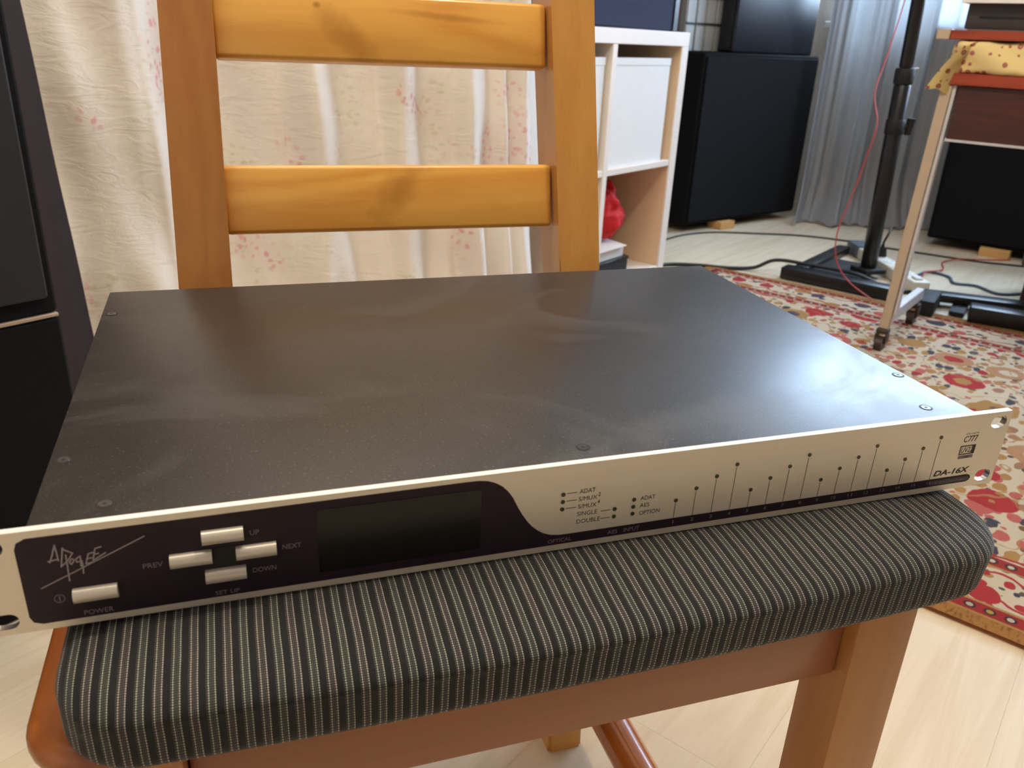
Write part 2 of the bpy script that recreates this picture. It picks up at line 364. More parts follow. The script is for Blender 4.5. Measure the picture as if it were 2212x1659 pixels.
# oriental rug : object coords, x = distance from the near long edge, y = along it
RUGW = 1.455
def m_rug():
    t = NT('oriental_rug'); c = t.coord(); wn = t.n('ShaderNodeVectorMath', operation='ADD')
    sc_ = t.n('ShaderNodeVectorMath', operation='SCALE'); t.put(sc_.inputs[0], t.noise(c, 26, 2, color=True)); sc_.inputs['Scale'].default_value = .02
    t.put(wn.inputs[0], c); t.put(wn.inputs[1], sc_.outputs[0]); v = t.n('ShaderNodeVectorMath', operation='SUBTRACT')
    t.put(v.inputs[0], wn.outputs[0]); v.inputs[1].default_value = (.01, .01, 0); v = v.outputs[0]
    s = t.sep(v); raw = t.sep(c)
    def edge(q): return t.math('MINIMUM', q[0], t.math('SUBTRACT', RUGW, q[0]))
    e0 = edge(raw); e0 = t.math('MINIMUM', e0, t.math('ADD', raw[1], .90))
    e = edge(s); e = t.math('MINIMUM', e, t.math('ADD', s[1], .90))
    al = raw[1]
    ivory = srgb(240, 228, 204); red = srgb(208, 62, 70); rose = srgb(222, 126, 118); ochre = srgb(208, 164, 102); navy = srgb(84, 88, 108); brown = srgb(170, 112, 50)
    def cells(scale, keep, pal, off, aniso=(1, 1, 1)):
        vv = t.mapping(v, aniso, off); d = t.vor(vv, scale, rnd=.85); k = t.sep(t.vor(vv, scale, 'Color', rnd=.85))[0]
        n = len(pal)
        colr = t.ramp(k, [(i/n, p) for i, p in enumerate(pal)], 'CONSTANT')
        return t.math('LESS_THAN', d, keep), colr
    # field
    m1, c1 = cells(9, .40, [rose, ochre, red, rose, srgb(214, 170, 130), red], (3, 1, 0))
    m2, c2 = cells(24, .40, [navy, ochre, rose, srgb(196, 150, 118), ivory, ochre, red], (1, 5, 0), (1, 1.5, 1))
    m3, c3 = cells(46, .33, [navy, srgb(150, 110, 70), rose, ivory], (8, 5, 0))
    m4, c4 = cells(9, .19, [ivory, navy, ochre, ivory, red], (3, 1, 0))
    f = t.mix(m3, ivory, c3); f = t.mix(m2, f, c2); f = t.mix(m1, f, c1); f = t.mix(m4, f, c4)
    vine = t.band(t.noise(v, 9, 1, .5, 1.0), .487, .513); f = t.mix(t.math('MULTIPLY', vine, .8), f, ochre)
    # main border motifs
    b1, bc1 = cells(15, .36, [ochre, red, navy, ochre, rose], (2, 9, 0)); b2, bc2 = cells(40, .36, [navy, red, ochre, navy, srgb(120, 100, 80)], (4, 2, 0))
    bd = t.mix(b2, ivory, bc2); bd = t.mix(b1, bd, bc1)
    # guard stripe with regular rosettes
    ph = t.math('SUBTRACT', t.math('FRACT', t.math('DIVIDE', al, .025)), .5); ph = t.math('MULTIPLY', ph, .025)
    def ros(centre, r): 
        dx = t.math('SUBTRACT', e0, centre)
        return t.math('LESS_THAN', t.math('SQRT', t.math('ADD', t.math('MULTIPLY', dx, dx), t.math('MULTIPLY', ph, ph))), r)
    alt = t.math('GREATER_THAN', t.math('FRACT', t.math('DIVIDE', al, .050)), .5)
    col = f
    col = t.mix(t.band(e, -1, .205), col, red); col = t.mix(t.band(e, -1, .199), col, ivory)
    g2 = t.mix(ros(.181, .0085), srgb(190, 60, 60), srgb(84, 62, 66)); g2 = t.mix(ros(.181, .0045), g2, ivory)
    col = t.mix(t.band(e0, -1, .194), col, g2); col = t.mix(t.band(e0, -1, .168), col, ochre); col = t.mix(t.band(e, -1, .163), col, bd)
    wav = t.math('MULTIPLY', t.math('SINE', t.math('MULTIPLY', al, 75)), .008)
    ew = t.math('ADD', e, wav)
    col = t.mix(t.band(ew, .074, .080), col, red); col = t.mix(t.band(ew, .142, .148), col, red)
    col = t.mix(t.band(e0, -1, .062), col, srgb(206, 168, 104))
    g1 = t.mix(ros(.0445, .0078), srgb(188, 50, 56), srgb(70, 50, 62)); g1 = t.mix(ros(.0445, .0046), g1, t.mix(alt, srgb(226, 214, 190), srgb(214, 176, 90)))
    col = t.mix(t.band(e0, -1, .057), col, g1)
    col = t.mix(t.band(e0, -1, .032), col, srgb(206, 160, 92))
    br = t.mix(t.ramp(t.noise(t.mapping(c, (60, 220, 1)), 1, 3), [(0, 0), (.5, 0), (.7, 1), (1, 1)]), srgb(196, 140, 72), srgb(140, 90, 44))
    col = t.mix(t.band(e0, -1, .027), col, br)
    pile = t.noise(c, 900, 2); col = t.mix(t.math('MULTIPLY', pile, .18), col, srgb(150, 128, 108))
    t.bump(pile, .6, .002)
    return t.fin(col, .95, 0, .1, **{'Sheen Weight': .1})
M['rug'] = m_rug()
M['white'] = plain('white_laminate', srgb(238, 228, 218), .45, var=.03)
M['birch'] = plain('pale_inner_panel', srgb(226, 196, 160), .5, var=.05)
M['bin'] = plain('white_bin_fabric', srgb(232, 232, 230), .85, var=.03, bump=.15)
M['redc'] = plain('red_cloth', srgb(200, 26, 30), .8, bump=.3)
M['paper'] = plain('white_paper', srgb(225, 222, 214), .6)
M['felt'] = plain('black_carpet_felt', srgb(15, 15, 16), .95, spec=.2, var=.3, scale=400, bump=.4)
M['feltg'] = plain('grey_felt', srgb(112, 106, 110), .9, spec=.2)
M['navy'] = plain('navy_felt', srgb(52, 56, 78), .9, spec=.2, var=.15, scale=200)
M['gloss'] = plain('black_satin_panel', srgb(22, 24, 32), .32)
M['rib'] = plain('grey_ribbed_panel', srgb(176, 180, 180), .6)
M['block'] = plain('pine_offcut', srgb(206, 160, 100), .7, var=.15, scale=60)
M['tan'] = plain('tan_painted_steel', srgb(186, 168, 146), .4)
M['lgrey'] = plain('light_grey_steel', srgb(196, 196, 200), .35)
M['redwood'] = wood('red_stained_wood', srgb(170, 72, 44), srgb(124, 44, 28), 'X', knots=False, rough=.35)
M['mahog'] = wood('dark_mahogany', srgb(78, 34, 28), srgb(50, 20, 18), 'X', knots=False, rough=.5)
def m_yellow():
    t = NT('yellow_floral_cloth'); c = t.coord(); v = t.vor(c, 58, rnd=.4); k = t.noise(c, 120, 2)
    fl_ = t.math('LESS_THAN', t.math('ADD', v, t.math('MULTIPLY', k, .2)), .42)
    col = t.mix(fl_, srgb(226, 204, 144), srgb(172, 104, 88))
    col = t.mix(t.math('LESS_THAN', v, .1), col, srgb(206, 150, 110))
    t.bump(t.noise(c, 30, 3), .3, .004)
    return t.fin(col, .85)
M['yellow'] = m_yellow()
M['cab_r'] = plain('red_cable', srgb(190, 66, 60), .5)
M['cab_k'] = plain('black_cable', srgb(24, 24, 26), .5)
M['cab_b'] = plain('blue_grey_cable', srgb(70, 84, 104), .5)
M['plastic'] = plain('ivory_plastic', srgb(226, 220, 204), .4)
M['plug'] = plain('black_plug', srgb(26, 27, 30), .45)
M['capg'] = plain('grey_plastic', srgb(96, 104, 112), .45)
M['gfab'] = plain('grey_fabric', srgb(92, 94, 98), .9, bump=.2)
M['dbrown'] = plain('dark_brown_wood', srgb(58, 42, 36), .5)
def m_pane():
    t = NT('window_glass'); nz = t.noise(t.coord(), 2, 1)
    m = t.fin((.9, .95, 1, 1), t.math('MULTIPLY', nz, .02), 0, .5)
    tr = t.n('ShaderNodeBsdfTransparent'); mx = t.n('ShaderNodeMixShader'); mx.inputs[0].default_value = .93
    t.t.links.new(t.b.outputs[0], mx.inputs[1]); t.t.links.new(tr.outputs[0], mx.inputs[2]); t.t.links.new(mx.outputs[0], t.out.inputs[0])
    return m
M['pane'] = m_pane()
M['alu2'] = plain('bored_metal', srgb(214, 208, 200), .22, .9, var=.03)
M['gcurt'] = plain('mauve_grey_shade', srgb(104, 94, 100), .9, bump=.1)  # dark grey carries the shade beside the floral curtain
M['tanedge'] = plain('lit_tan_edge', srgb(170, 146, 122), .6)  # pale tan holds the light on the lower cabinet's top edge
M['feltb'] = plain('black_front_cloth', srgb(15, 16, 19), .9, spec=.2, var=.2, scale=300, bump=.3)
M['rib2'] = plain('dark_gap_grey', srgb(130, 132, 136), .7)
M['dev'] = plain('dark_grey_device', srgb(62, 58, 60), .45)

#==STRUCTURE
# ------------------------------------------------------------------ room shell
BB = -1.80; AL = -2.2; BF = 2.7; HC = 2.5
def rbox(bm, a0, a1, b0, b1, z0, z1, bev=0):       # box in room axes
    MM = Matrix(((D2.x, D1.x, 0, 0), (D2.y, D1.y, 0, 0), (0, 0, 1, 0), (0, 0, 0, 1)))
    return box(bm, (a0, b0, z0), (a1, b1, z1), bev, 1, MM)
def rstruct(name, parts, m):
    bm = bmesh.new()
    for p in parts: rbox(bm, *p)
    bmesh.ops.recalc_face_normals(bm, faces=bm.faces[:])
    return tag(obj(name, bm, m), kind='structure')
fl = rstruct('floor', [(AL, AW, BB, BF, -.06, -.0016)], M['gap'])
PW, PL = .192, 1.28
def plank_mesh(L):
    bm = bmesh.new(); box(bm, (-L/2+.0001, -PW/2+.0001, -.0015), (L/2-.0001, PW/2-.0001, 0))
    me = bpy.data.meshes.new('plank'); bmesh.ops.recalc_face_normals(bm, faces=bm.faces[:]); bm.to_mesh(me); bm.free()
    me.materials.append(M['floor']); return me
pm = {}
b = BB; row = 0
while b < BF-.01:
    a = AL; off = (.45*row) % 1.28; first = True
    while a < AW-.02:
        L = min((off if off > .2 else 1.28) if first else PL, AW-a); first = False
        if L > .05:
            key = round(L, 3)
            if key not in pm: pm[key] = plank_mesh(L)
            if min(b+PW, BF)-b > .18:
                o = link('plank', pm[key], None, fl); o.location = rm(a+L/2, b+PW/2, 0); o.rotation_euler = (0, 0, RA)
        a += L
    b += PW; row += 1
WB0, WB1, WZ0, WZ1 = -1.02, 1.30, .80, 2.30
rstruct('wall_right', [(AW, AW+.14, BB, WB0, 0, HC), (AW, AW+.14, WB1, BF, 0, HC), (AW, AW+.14, WB0, WB1, 0, WZ0), (AW, AW+.14, WB0, WB1, WZ1, HC)], M['wall'])
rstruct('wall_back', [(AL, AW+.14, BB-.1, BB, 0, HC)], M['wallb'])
rstruct('wall_left', [(AL-.1, AL, BB, BF, 0, HC)], M['wall'])
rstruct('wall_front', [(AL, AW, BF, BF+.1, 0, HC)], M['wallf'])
rstruct('ceiling', [(AL-.1, AW+.14, BB-.1, BF+.1, HC, HC+.1)], M['ceil'])
wn = rstruct('window_1', [(AW+.03, AW+.09, WB0, WB1, WZ0, WZ0+.06), (AW+.03, AW+.09, WB0, WB1, WZ1-.06, WZ1), (AW+.03, AW+.09, WB0, WB0+.06, WZ0+.06, WZ1-.06),
    (AW+.03, AW+.09, WB1-.06, WB1, WZ0+.06, WZ1-.06), (AW+.03, AW+.09, .22, .28, WZ0+.06, WZ1-.06)], M['trimw'])
bm = bmesh.new(); rbox(bm, AW-.16, AW+.03, WB0-.05, WB1+.05, WZ0-.03, WZ0, .004); obj('window_sill', bm, M['trimw'], wn)
for b0, b1 in ((WB0+.06, .22), (.28, WB1-.06)):
    bm = bmesh.new(); rbox(bm, AW+.057, AW+.061, b0, b1, WZ0+.06, WZ1-.06); obj('pane', bm, M['pane'], wn)

# ------------------------------------------------------------------ chair
CH = Vector((.229, .17, 0))
chair = empty('chair', CH, 0, 'varnished pine chair with slatted ladder back, in the foreground', 'chair')
def cpart(name, bm, m, smooth=35):
    o = obj(name, bm, m, chair, smooth); o.location = -CH; return o
def cbox(name, lo, hi, m, bev=.003):
    bm = bmesh.new(); box(bm, lo, hi, bev, 2); return cpart(name, bm, m)
for x0, mm in ((.027, M['post']), (.391, M['post'])):
    cbox('leg', (x0, -.022, 0), (x0+.038, .012, .4215), mm, .0025)
cbox('front_rail', (.0655, -.0135, .377), (.3905, .006, .4215), M['rail'], .002)
for s in (0, 1):
    x = .034 if s == 0 else .402
    cbox('side_rail', (x, .0125, .378), (x+.020, .34, .4215), M['rail'], .002)
cbox('back_rail', (.098, .352, .375), (.360, .370, .4215), M['rail'], .002)
# seat board with rounded plan
def rrect(hx, hy, r, n=6):
    pts = []
    for cx, cy, a0 in ((hx-r, hy-r, 0), (-hx+r, hy-r, PI/2), (-hx+r, -hy+r, PI), (hx-r, -hy+r, 1.5*PI)):
        for i in range(n+1):
            a = a0+PI/2*i/n; pts.append((cx+r*math.cos(a), cy+r*math.sin(a)))
    return pts
def slab(cx, cy, hx, hy, z0, z1, R, re, n=8, dz=None, k=5, inner=()):
    """rounded slab as stacked outlines"""
    bm = bmesh.new(); prof = []
    for i in range(k+1):
        a = PI/2*i/k; prof.append((re*(1-math.sin(a)), z0+re*(1-math.cos(a))))
    for i in range(1, k+1):
        prof.append((0, z0+re+(z1-z0-2*re)*i/(k+1)))
    for i in range(k+1):
        a = PI/2*i/k; prof.append((re*(1-math.cos(a)), z1-re+re*math.sin(a)))
    for d in inner: prof.append((d, z1))
    loops = []
    for d, z in prof:
        out = rrect(hx-d, hy-d, max(R-d, .004), n)
        # subdivide the straight sides
        pts = []
        for i, p in enumerate(out):
            q = out[(i+1) % len(out)]; L = math.hypot(q[0]-p[0], q[1]-p[1])
            if (i+1) % (n+1) == 0:
                for j in range(24): pts.append((p[0]+(q[0]-p[0])*j/24, p[1]+(q[1]-p[1])*j/24))
            else: pts.append(p)
        vsr = []
        for x, y in pts:
            P = Vector((cx+x, cy+y, z))
            if dz: P = dz(P, x/hx, y/hy, z)
            vsr.append(bm.verts.new(P))
        loops.append(vsr)
    N = len(loops[0])
    for a, b in zip(loops, loops[1:]):
        for i in range(N): bm.faces.new((a[i], a[(i+1) % N], b[(i+1) % N], b[i]))
    bm.faces.new(loops[0][::-1]); bm.faces.new(loops[-1])
    return bm
cpart('seat_board', slab(.2265, .154, .2185, .1825, .4222, .4363, .028, .0065), M['seatw'], 50)
# rear posts
def post(side):
    bm = bmesh.new(); L = []
    for z in (0, .10, .25, .42, .47, .52, .60, .70, .80, .90, .985, 1.0):
        yf = .352+(z-.5)*.2 if z > .45 else .342-(.42-z)*.10+(z-.42)*.0
        d = .046 if z > .3 else .038
        if side: xi, xo = .3635-.030*(max(z, .42)-.5), .4005-.027*(max(z, .42)-.5)
        else: xi, xo = .0955+.0175*(max(z, .42)-.5), .0573+.026*(max(z, .42)-.5)
        x0, x1 = min(xi, xo), max(xi, xo); c = .006 if z > .99 else 0
        L.append([bm.verts.new(p) for p in ((x0+c, yf+c, z), (x1-c, yf+c, z), (x1-c, yf+d-c, z), (x0+c, yf+d-c, z))])
    for a, b in zip(L, L[1:]):
        for i in range(4): bm.faces.new((a[i], a[(i+1) % 4], b[(i+1) % 4], b[i]))
    bm.faces.new(L[0][::-1]); bm.faces.new(L[-1])
    es = [e for e in bm.edges if abs((e.verts[0].co-e.verts[1].co).z) > .01]
    bmesh.ops.bevel(bm, geom=es, offset=.003, segments=2, affect='EDGES')
    return bm
cpart('rear_post', post(0), M['post']); cpart('rear_post', post(1), M['postr'])
LT = math.atan(.2)
def slat(z0, z1, x0, x1, bow=0):
    zm = (z0+z1)/2; yf = .352+(zm-.5)*.2+.010; h = (z1-z0)/math.cos(LT)
    bm = bmesh.new()
    box(bm, (x0, 0, -h/2), (x1, .017, h/2), .0035, 3, Matrix.Translation((0, yf, zm)) @ Matrix.Rotation(-LT, 4, 'X'))
    return bm
cpart('slat', slat(.5385, .5890, .0945, .3600), M['slat'])
s2 = cpart('slat', slat(.6640, .7130, .0975, .3565), M['slat'])
cpart('slat', slat(.795, .865, .1005, .3530), M['slat'])
for x0, x1, xo in ((.4005, .4005, 0), (.0565, .0565, 0)):
    bm = bmesh.new(); pts = [(x0+(x1-x0)*i/6, .012+(.305-.012)*i/6, .092) for i in range(7)]
    tube(bm, pts, .0175, 16)
    cpart('stretcher', bm, M['round'], 60)

# ------------------------------------------------------------------ cushion
def cdef(P, u, v, z):
    zn = (z-.437)/.0375
    if v < 0: P.y -= .0085*max(0, 1-(u+.05)**2)*min(1, -v*1.2)*(.65+.5*zn) - .001
    if P.y < .0 and zn > .6:
        P.z -= .0075*min(1.3, (-P.y/.05))**1.6*(zn-.6)/.4
    if zn > .5: P.z -= .0015*max(0, abs(u)-.75)/.25*2
    if u > .6: P.x -= .006*(1-zn)*(u-.6)/.4
    return P
bmc = slab(.2435, .146, .2185, .1895, .4368, .4743, .030, .0095, 8, cdef, 6, (.010, .014, .02, .028, .036, .045, .055, .07, .09))
cme_uv = bmc.loops.layers.uv.new('UVMap')
for f in bmc.faces:
    for l in f.loops:
        c = l.vert.co; l[cme_uv].uv = (c.x, c.y+c.z)
cush = obj('seat_cushion', bmc, M['cushion'], None, 60)
tag(cush, 'dark pinstriped fabric seat cushion on the pine chair, under the silver rack unit', 'cushion')

# ------------------------------------------------------------------ rack unit
WM = Matrix(((1.0, -.0047, .0012), (.0047, .9999, -.0140), (-.0012, .0140, .9999)))
unit = empty('audio_rack_unit', (0, 0, .4752)); unit.rotation_euler = WM.to_euler()
tag(unit, 'flat black audio rack unit with silver front panel and dark display, on the cushion', 'audio equipment')
K = .001
RX = Matrix.Rotation(PI/2, 4, 'X')                 # XY drawing -> XZ plane, facing -Y
def onpanel(name, me, m, y, parent=None, label=None):
    me.transform(Matrix.Translation((0, y, 0)) @ RX)
    o = link(name, me, m, parent or unit)
    if label: o['label'] = label
    return o
def oblong(cx, cz, wd, h, n=10):
    r = h/2; pts = []
    for i in range(n+1): a = -PI/2+PI*i/n; pts.append(((cx+wd/2-r+r*math.cos(a)), cz+r*math.sin(a)))
    for i in range(n+1): a = PI/2+PI*i/n; pts.append(((cx-wd/2+r+r*math.cos(a)), cz+r*math.sin(a)))
    return [(x*K, z*K) for x, z in pts]
def rr(x0, x1, z0, z1, r, n=5):
    return [((x+(x0+x1)/2)*K, (y+(z0+z1)/2)*K) for x, y in rrect((x1-x0)/2, (z1-z0)/2, r, n)]
fp = curve_mesh([rr(0, 482.6, 0, 43.7, 1.0)]+[oblong(x, z, 10.8, 7.2)[::-1] for x in (8.7, 475) for z in (5.9, 37.8)], .00165, .0)
onpanel('faceplate', fp, M['alu'], .00165)
for x in (8.7, 475):                                # bright bored edge of every rack slot
    for z in (5.9, 37.8):
        bm = bmesh.new(); pts = oblong(x, z, 10.85, 7.25); pin = oblong(x, z, 10.3, 6.7)
        A = [bm.verts.new((p[0], .0001, p[1])) for p in pts]; B = [bm.verts.new((p[0], .0001, p[1])) for p in pin]; Cc = [bm.verts.new((p[0], .0032, p[1])) for p in pin]; Dd = [bm.verts.new((p[0], .0032, p[1])) for p in pts]
        n = len(A)
        for i in range(n):
            j = (i+1) % n
            bm.faces.new((A[i], A[j], B[j], B[i])); bm.faces.new((B[i], B[j], Cc[j], Cc[i])); bm.faces.new((Cc[i], Cc[j], Dd[j], Dd[i]))
        bmesh.ops.recalc_face_normals(bm, faces=bm.faces[:])
        obj('slot_rim', bm, M['alu2'] if 'alu2' in M else M['alu'], unit, 40)
nbox('chassis', (.0217, .0036, .0006), (.4609, .2850, .0420), M['powder'], unit, .0006)
nbox('top_cover', (.02125, .0034, .0421), (.46135, .2854, .0431), M['powder'], unit, .0004, 2)
nbox('edge_highlight', (.0006, .00005, .04371), (.4820, .00325, .04385), M['edge'], unit)  # added strip on the machined top edge, paints its white highlight
# overlay
ov = [(17.3, 36.6), (18.2, 39.2), (21.2, 40.7), (80, 40.8), (140, 41.2), (185, 41.4), (190, 41.3), (193.6, 40.7), (197, 39.4), (200.4, 37.2), (203.2, 34.2), (205.4, 31.0), (208.0, 25.6), (210.2, 21.6), (212.8, 17.6),
      (215.2, 14.7), (217.9, 12.2), (221, 10.1), (224.6, 8.7), (228.6, 8.1), (235, 8.0), (463.6, 7.8), (465.4, 7.2), (466.3, 5.7), (465.4, 4.1), (463.6, 3.4), (60, 3.1), (21.4, 3.0), (18.4, 4.2), (17.3, 6.8)]
onpanel('display_overlay', curve_mesh([[(x*K, z*K) for x, z in ov][::-1]], .00012), M['purple'], -.00012, None, 'dark purple overlay around buttons and display')
onpanel('display_window', curve_mesh([rr(123, 191.2, 7.4, 37.3, 1.0)], .0001), M['glass'], -.00035, None, 'blank black display window')
onpanel('model_strip', curve_mesh([rr(438.2, 464.8, 4.2, 6.8, .8)], .00006), M['purple2'], -.0003)
nbox('dark_square', (.0832, -.0004, .0172), (.0917, -.0002, .0262), M['darksq'], unit)  # flat near-black square laid on the overlay between the buttons
for (x, zt, nm) in ((79.8, 34.7, 'UP'), (91.6, 25.7, 'NEXT'), (67.6, 26.0, 'PREV'), (79.6, 16.7, 'DOWN'), (33.2, 16.9, 'POWER')):
    bm = bmesh.new(); h, p = 5.9, 3.1
    poly = [(h/2+.0, 0), (h/2, .9)]+[((h/2)*math.cos(a), .9+(p-.9)*math.sin(a)) for a in [PI*i/10 for i in range(1, 10)]]+[(-h/2, .9), (-h/2, 0)]
    prism(bm, poly, lambda u, v, w_, x=x, zc=zt-h/2: Vector(((x+15.2*w_)*K, -v*K-.0002, (zc+u)*K)))
    obj('push_button', bm, M['button'], unit, 50)
def label(txt, x, z, wd, h, m, y=-.00045, shear=0, bold=0, name='printed_label'):
    me = text_mesh(txt, .01, .00002, shear, bold=bold)
    xs = [v.co.x for v in me.vertices]; ys = [v.co.y for v in me.vertices]
    sx = wd*K/(max(xs)-min(xs)); sy = h*K/(max(ys)-min(ys))
    me.transform(Matrix.Translation((x*K, z*K, 0)) @ Matrix.Diagonal((sx, sy, 1, 1)) @ Matrix.Translation((-min(xs), -min(ys), 0)))
    return onpanel(name, me, m, y)
G = M['inkg']; BK = M['ink']; yp = -.00006
for a in (('UP', 97.3, 29.9, 3.5, 2.3), ('NEXT', 109.1, 21.3, 7.3, 2.2), ('PREV', 58, 21.3, 7.0, 2.2), ('DOWN', 97.2, 12.3, 9.0, 2.2), ('SET UP', 82.4, 4.1, 9.2, 1.9), ('POWER', 35.5, 4.2, 10.2, 2.3),
          ('OPTICAL', 223.1, 4.5, 11.3, 2.0), ('AES', 252.3, 4.6, 5.0, 2.1), ('INPUT', 260.5, 4.7, 8.0, 2.1)): label(*a, G)
for a in (('ADAT', 236.6, 28.4, 7.7, 2.2), ('S/MUX', 236.5, 24.5, 9.0, 2.2), ('S/MUX', 236.5, 20.6, 9.0, 2.2), ('SINGLE', 236.4, 16.7, 9.7, 2.2), ('DOUBLE', 236.4, 12.7, 11.5, 2.2),
          ('ADAT', 267.5, 20.4, 7.5, 2.2), ('AES', 267.5, 16.5, 5.0, 2.2), ('OPTION', 267.7, 12.4, 10.5, 2.2)): label(*a, BK, yp, 0, 0)
label('2', 245.8, 25.8, 1.2, 2.0, BK, yp, .1, .00008); label('4', 245.8, 21.9, 1.2, 2.0, BK, yp, .1, .00008)
label('DA-16X', 440, 9.3, 23.7, 3.5, BK, yp, .22, .00025)
label('C777', 454.2, 28.0, 9.2, 3.6, BK, yp, .12, .00005); label('CLOCK', 454.6, 32.5, 8.8, .9, G, yp, .2)
onpanel('emblem_frame', curve_mesh([rr(453.3, 463.6, 20.6, 26.0, .2), rr(453.9, 461.4, 21.2, 25.4, .1)[::-1]], .00003), BK, yp)
label('UV22', 454.4, 21.7, 7.6, 3.2, BK, yp, .15, .00005)
onpanel('emblem_bar', curve_mesh([rr(453.5, 463.4, 18.2, 20.1, .1)], .00003), G, yp); label('HR', 456.5, 18.5, 4.0, 1.2, BK, -.00012)
label('16 CHANNEL', 440.5, 5.0, 22.5, .9, M['inkg'], -.0005)
# power symbol and handwritten logo
def stroke(bm, pts, wd, y=-.00035, cyc=False):
    pts = [Vector((p[0]*K, 0, p[1]*K)) for p in pts]; wd *= K/2
    for a, b in zip(pts, pts[1:]):
        d = (b-a).normalized(); nn = Vector((-d.z, 0, d.x))*wd; a = a-d*wd*.6; b = b+d*wd*.6
        q = [a+nn, b+nn, b-nn, a-nn]
        f = [bm.verts.new((v.x, y, v.z)) for v in q]; g = [bm.verts.new((v.x, y+.00008, v.z)) for v in q]
        bm.faces.new(f); bm.faces.new(g[::-1])
        for i in range(4): bm.faces.new((f[i], g[i], g[(i+1) % 4], f[(i+1) % 4]))
bm = bmesh.new(); stroke(bm, [(28.4+1.75*math.cos(a), 13.3+1.75*math.sin(a)) for a in [2*PI*i/20 for i in range(21)]], .28); stroke(bm, [(28.4, 12.3), (28.4, 14.3)], .4); obj('power_symbol', bm, G, unit)
logo = [[(23.2, 18.9), (33.0, 23.3), (60.0, 35.7)], [(27.6, 29.5), (28.9, 32.7), (30.2, 36.8), (30.4, 33.7), (30.5, 29.9)], [(27.1, 30.1), (30.6, 30.6)], [(32.6, 35.2), (31.0, 27.1)],
        [(32.4, 34.7), (35.5, 32.4), (33.5, 29.4), (31.0, 27.2)], [(33.2, 32.0), (33.0, 26.2), (32.8, 20.5)], [(34.7, 29.9), (33.9, 28.6), (34.5, 27.6), (35.5, 29.1), (35.2, 30.1), (34.7, 29.9)],
        [(37.8, 30.8), (36.1, 29.6), (36.4, 28.2), (38.0, 28.7), (38.1, 26.1), (37.8, 23.0)], [(37.8, 30.8), (37.5, 26.2)], [(42.4, 31.6), (40.5, 31.2), (39.2, 26.9), (41.3, 27.4)], [(39.7, 29.1), (41.5, 29.3)],
        [(45.1, 33.6), (43.0, 33.1), (41.7, 28.0), (46.3, 30.8)], [(42.3, 30.6), (43.9, 30.9)]]
bm = bmesh.new()
for i, s in enumerate(logo): stroke(bm, s, .5 if i else .42)
obj('handwritten_logo', bm, M['inkl'], unit)
# indicator lights and their lines
def disc(r, t, n=14):
    bm = bmesh.new(); bmesh.ops.create_cone(bm, cap_ends=True, segments=n, radius1=r*.86, radius2=r, depth=t)
    me = bpy.data.meshes.new('disc'); bm.to_mesh(me); bm.free(); me.transform(RX); return me
ledm = disc(.00105, .0003); ledm.materials.append(M['led'])
LX = [286.15+10.125*i for i in range(16)]
pts = [(LX[i], 17.65+5.08*(i % 4)) for i in range(16)]+[(228.9, 29.0), (228.9, 25.3), (228.9, 21.5), (254.8, 17.7), (254.8, 13.8), (264.2, 21.3), (264.2, 17.5), (264.2, 13.8)]
for x, z in pts: link('indicator_light', ledm, None, unit).location = (x*K, -.0001, z*K)
for i in range(16):
    zt = 17.65+5.08*(i % 4)-1.6
    nbox('printed_line', ((LX[i]-.13)*K, -.00008, 8.0*K), ((LX[i]+.13)*K, -.00002, zt*K), BK, unit)
    label(str(i+1), LX[i]-(.35 if i == 0 else .7 if i < 9 else 1.4), 5.2, .5 if i == 0 else 1.4 if i < 9 else 2.6, 1.8, G, -.00045)
for x0, x1, z in ((230.6, 235.5, 29.3), (230.6, 235.5, 25.4), (230.6, 235.5, 21.55), (247.9, 252.8, 17.6), (248.2, 252.8, 13.65)):
    nbox('printed_line', (x0*K, -.00008, (z-.14)*K), (x1*K, -.00002, (z+.14)*K), BK, unit)
# cover screws: head in a dark countersink, hex recess
def screw_mesh():
    bm = bmesh.new(); bmesh.ops.create_cone(bm, cap_ends=True, segments=20, radius1=.0027, radius2=.0025, depth=.0004)
    me = bpy.data.meshes.new('screw'); bm.to_mesh(me); bm.free(); me.materials.append(M['screwb']); return me
def ring_mesh(r0, r1, t):
    bm = bmesh.new(); n = 24; L = []
    for r, z in ((r0, -t), (r0, t), (r1, t), (r1, -t)): L.append([bm.verts.new((r*math.cos(2*PI*i/n), r*math.sin(2*PI*i/n), z)) for i in range(n)])
    for k in range(4):
        for i in range(n): bm.faces.new((L[k][i], L[k][(i+1) % n], L[(k+1) % 4][(i+1) % n], L[(k+1) % 4][i]))
    bmesh.ops.recalc_face_normals(bm, faces=bm.faces[:])
    me = bpy.data.meshes.new('ring'); bm.to_mesh(me); bm.free(); me.materials.append(M['socket']); return me
M['screwb'] = plain('black_screw', srgb(74, 70, 66), .3, .4)
smh = screw_mesh(); srm = ring_mesh(.0027, .0034, .00008)
bm = bmesh.new(); bmesh.ops.create_cone(bm, cap_ends=True, segments=6, radius1=.0008, radius2=.0008, depth=.0001); hexm = bpy.data.meshes.new('hex'); bm.to_mesh(hexm); bm.free(); hexm.materials.append(M['socket'])
for x, y in ((26.7, 240.7), (26.6, 53.7), (46.2, 14.2), (243.1, 14.7), (456.3, 55), (438.4, 14.5)):
    s = link('screw', smh, None, unit); s.location = (x*K, y*K, .0431)
    link('screw_recess', hexm, None, s).location = (0, 0, .0002)
    link('countersink_ring', srm, None, s).location = (0, 0, 0)

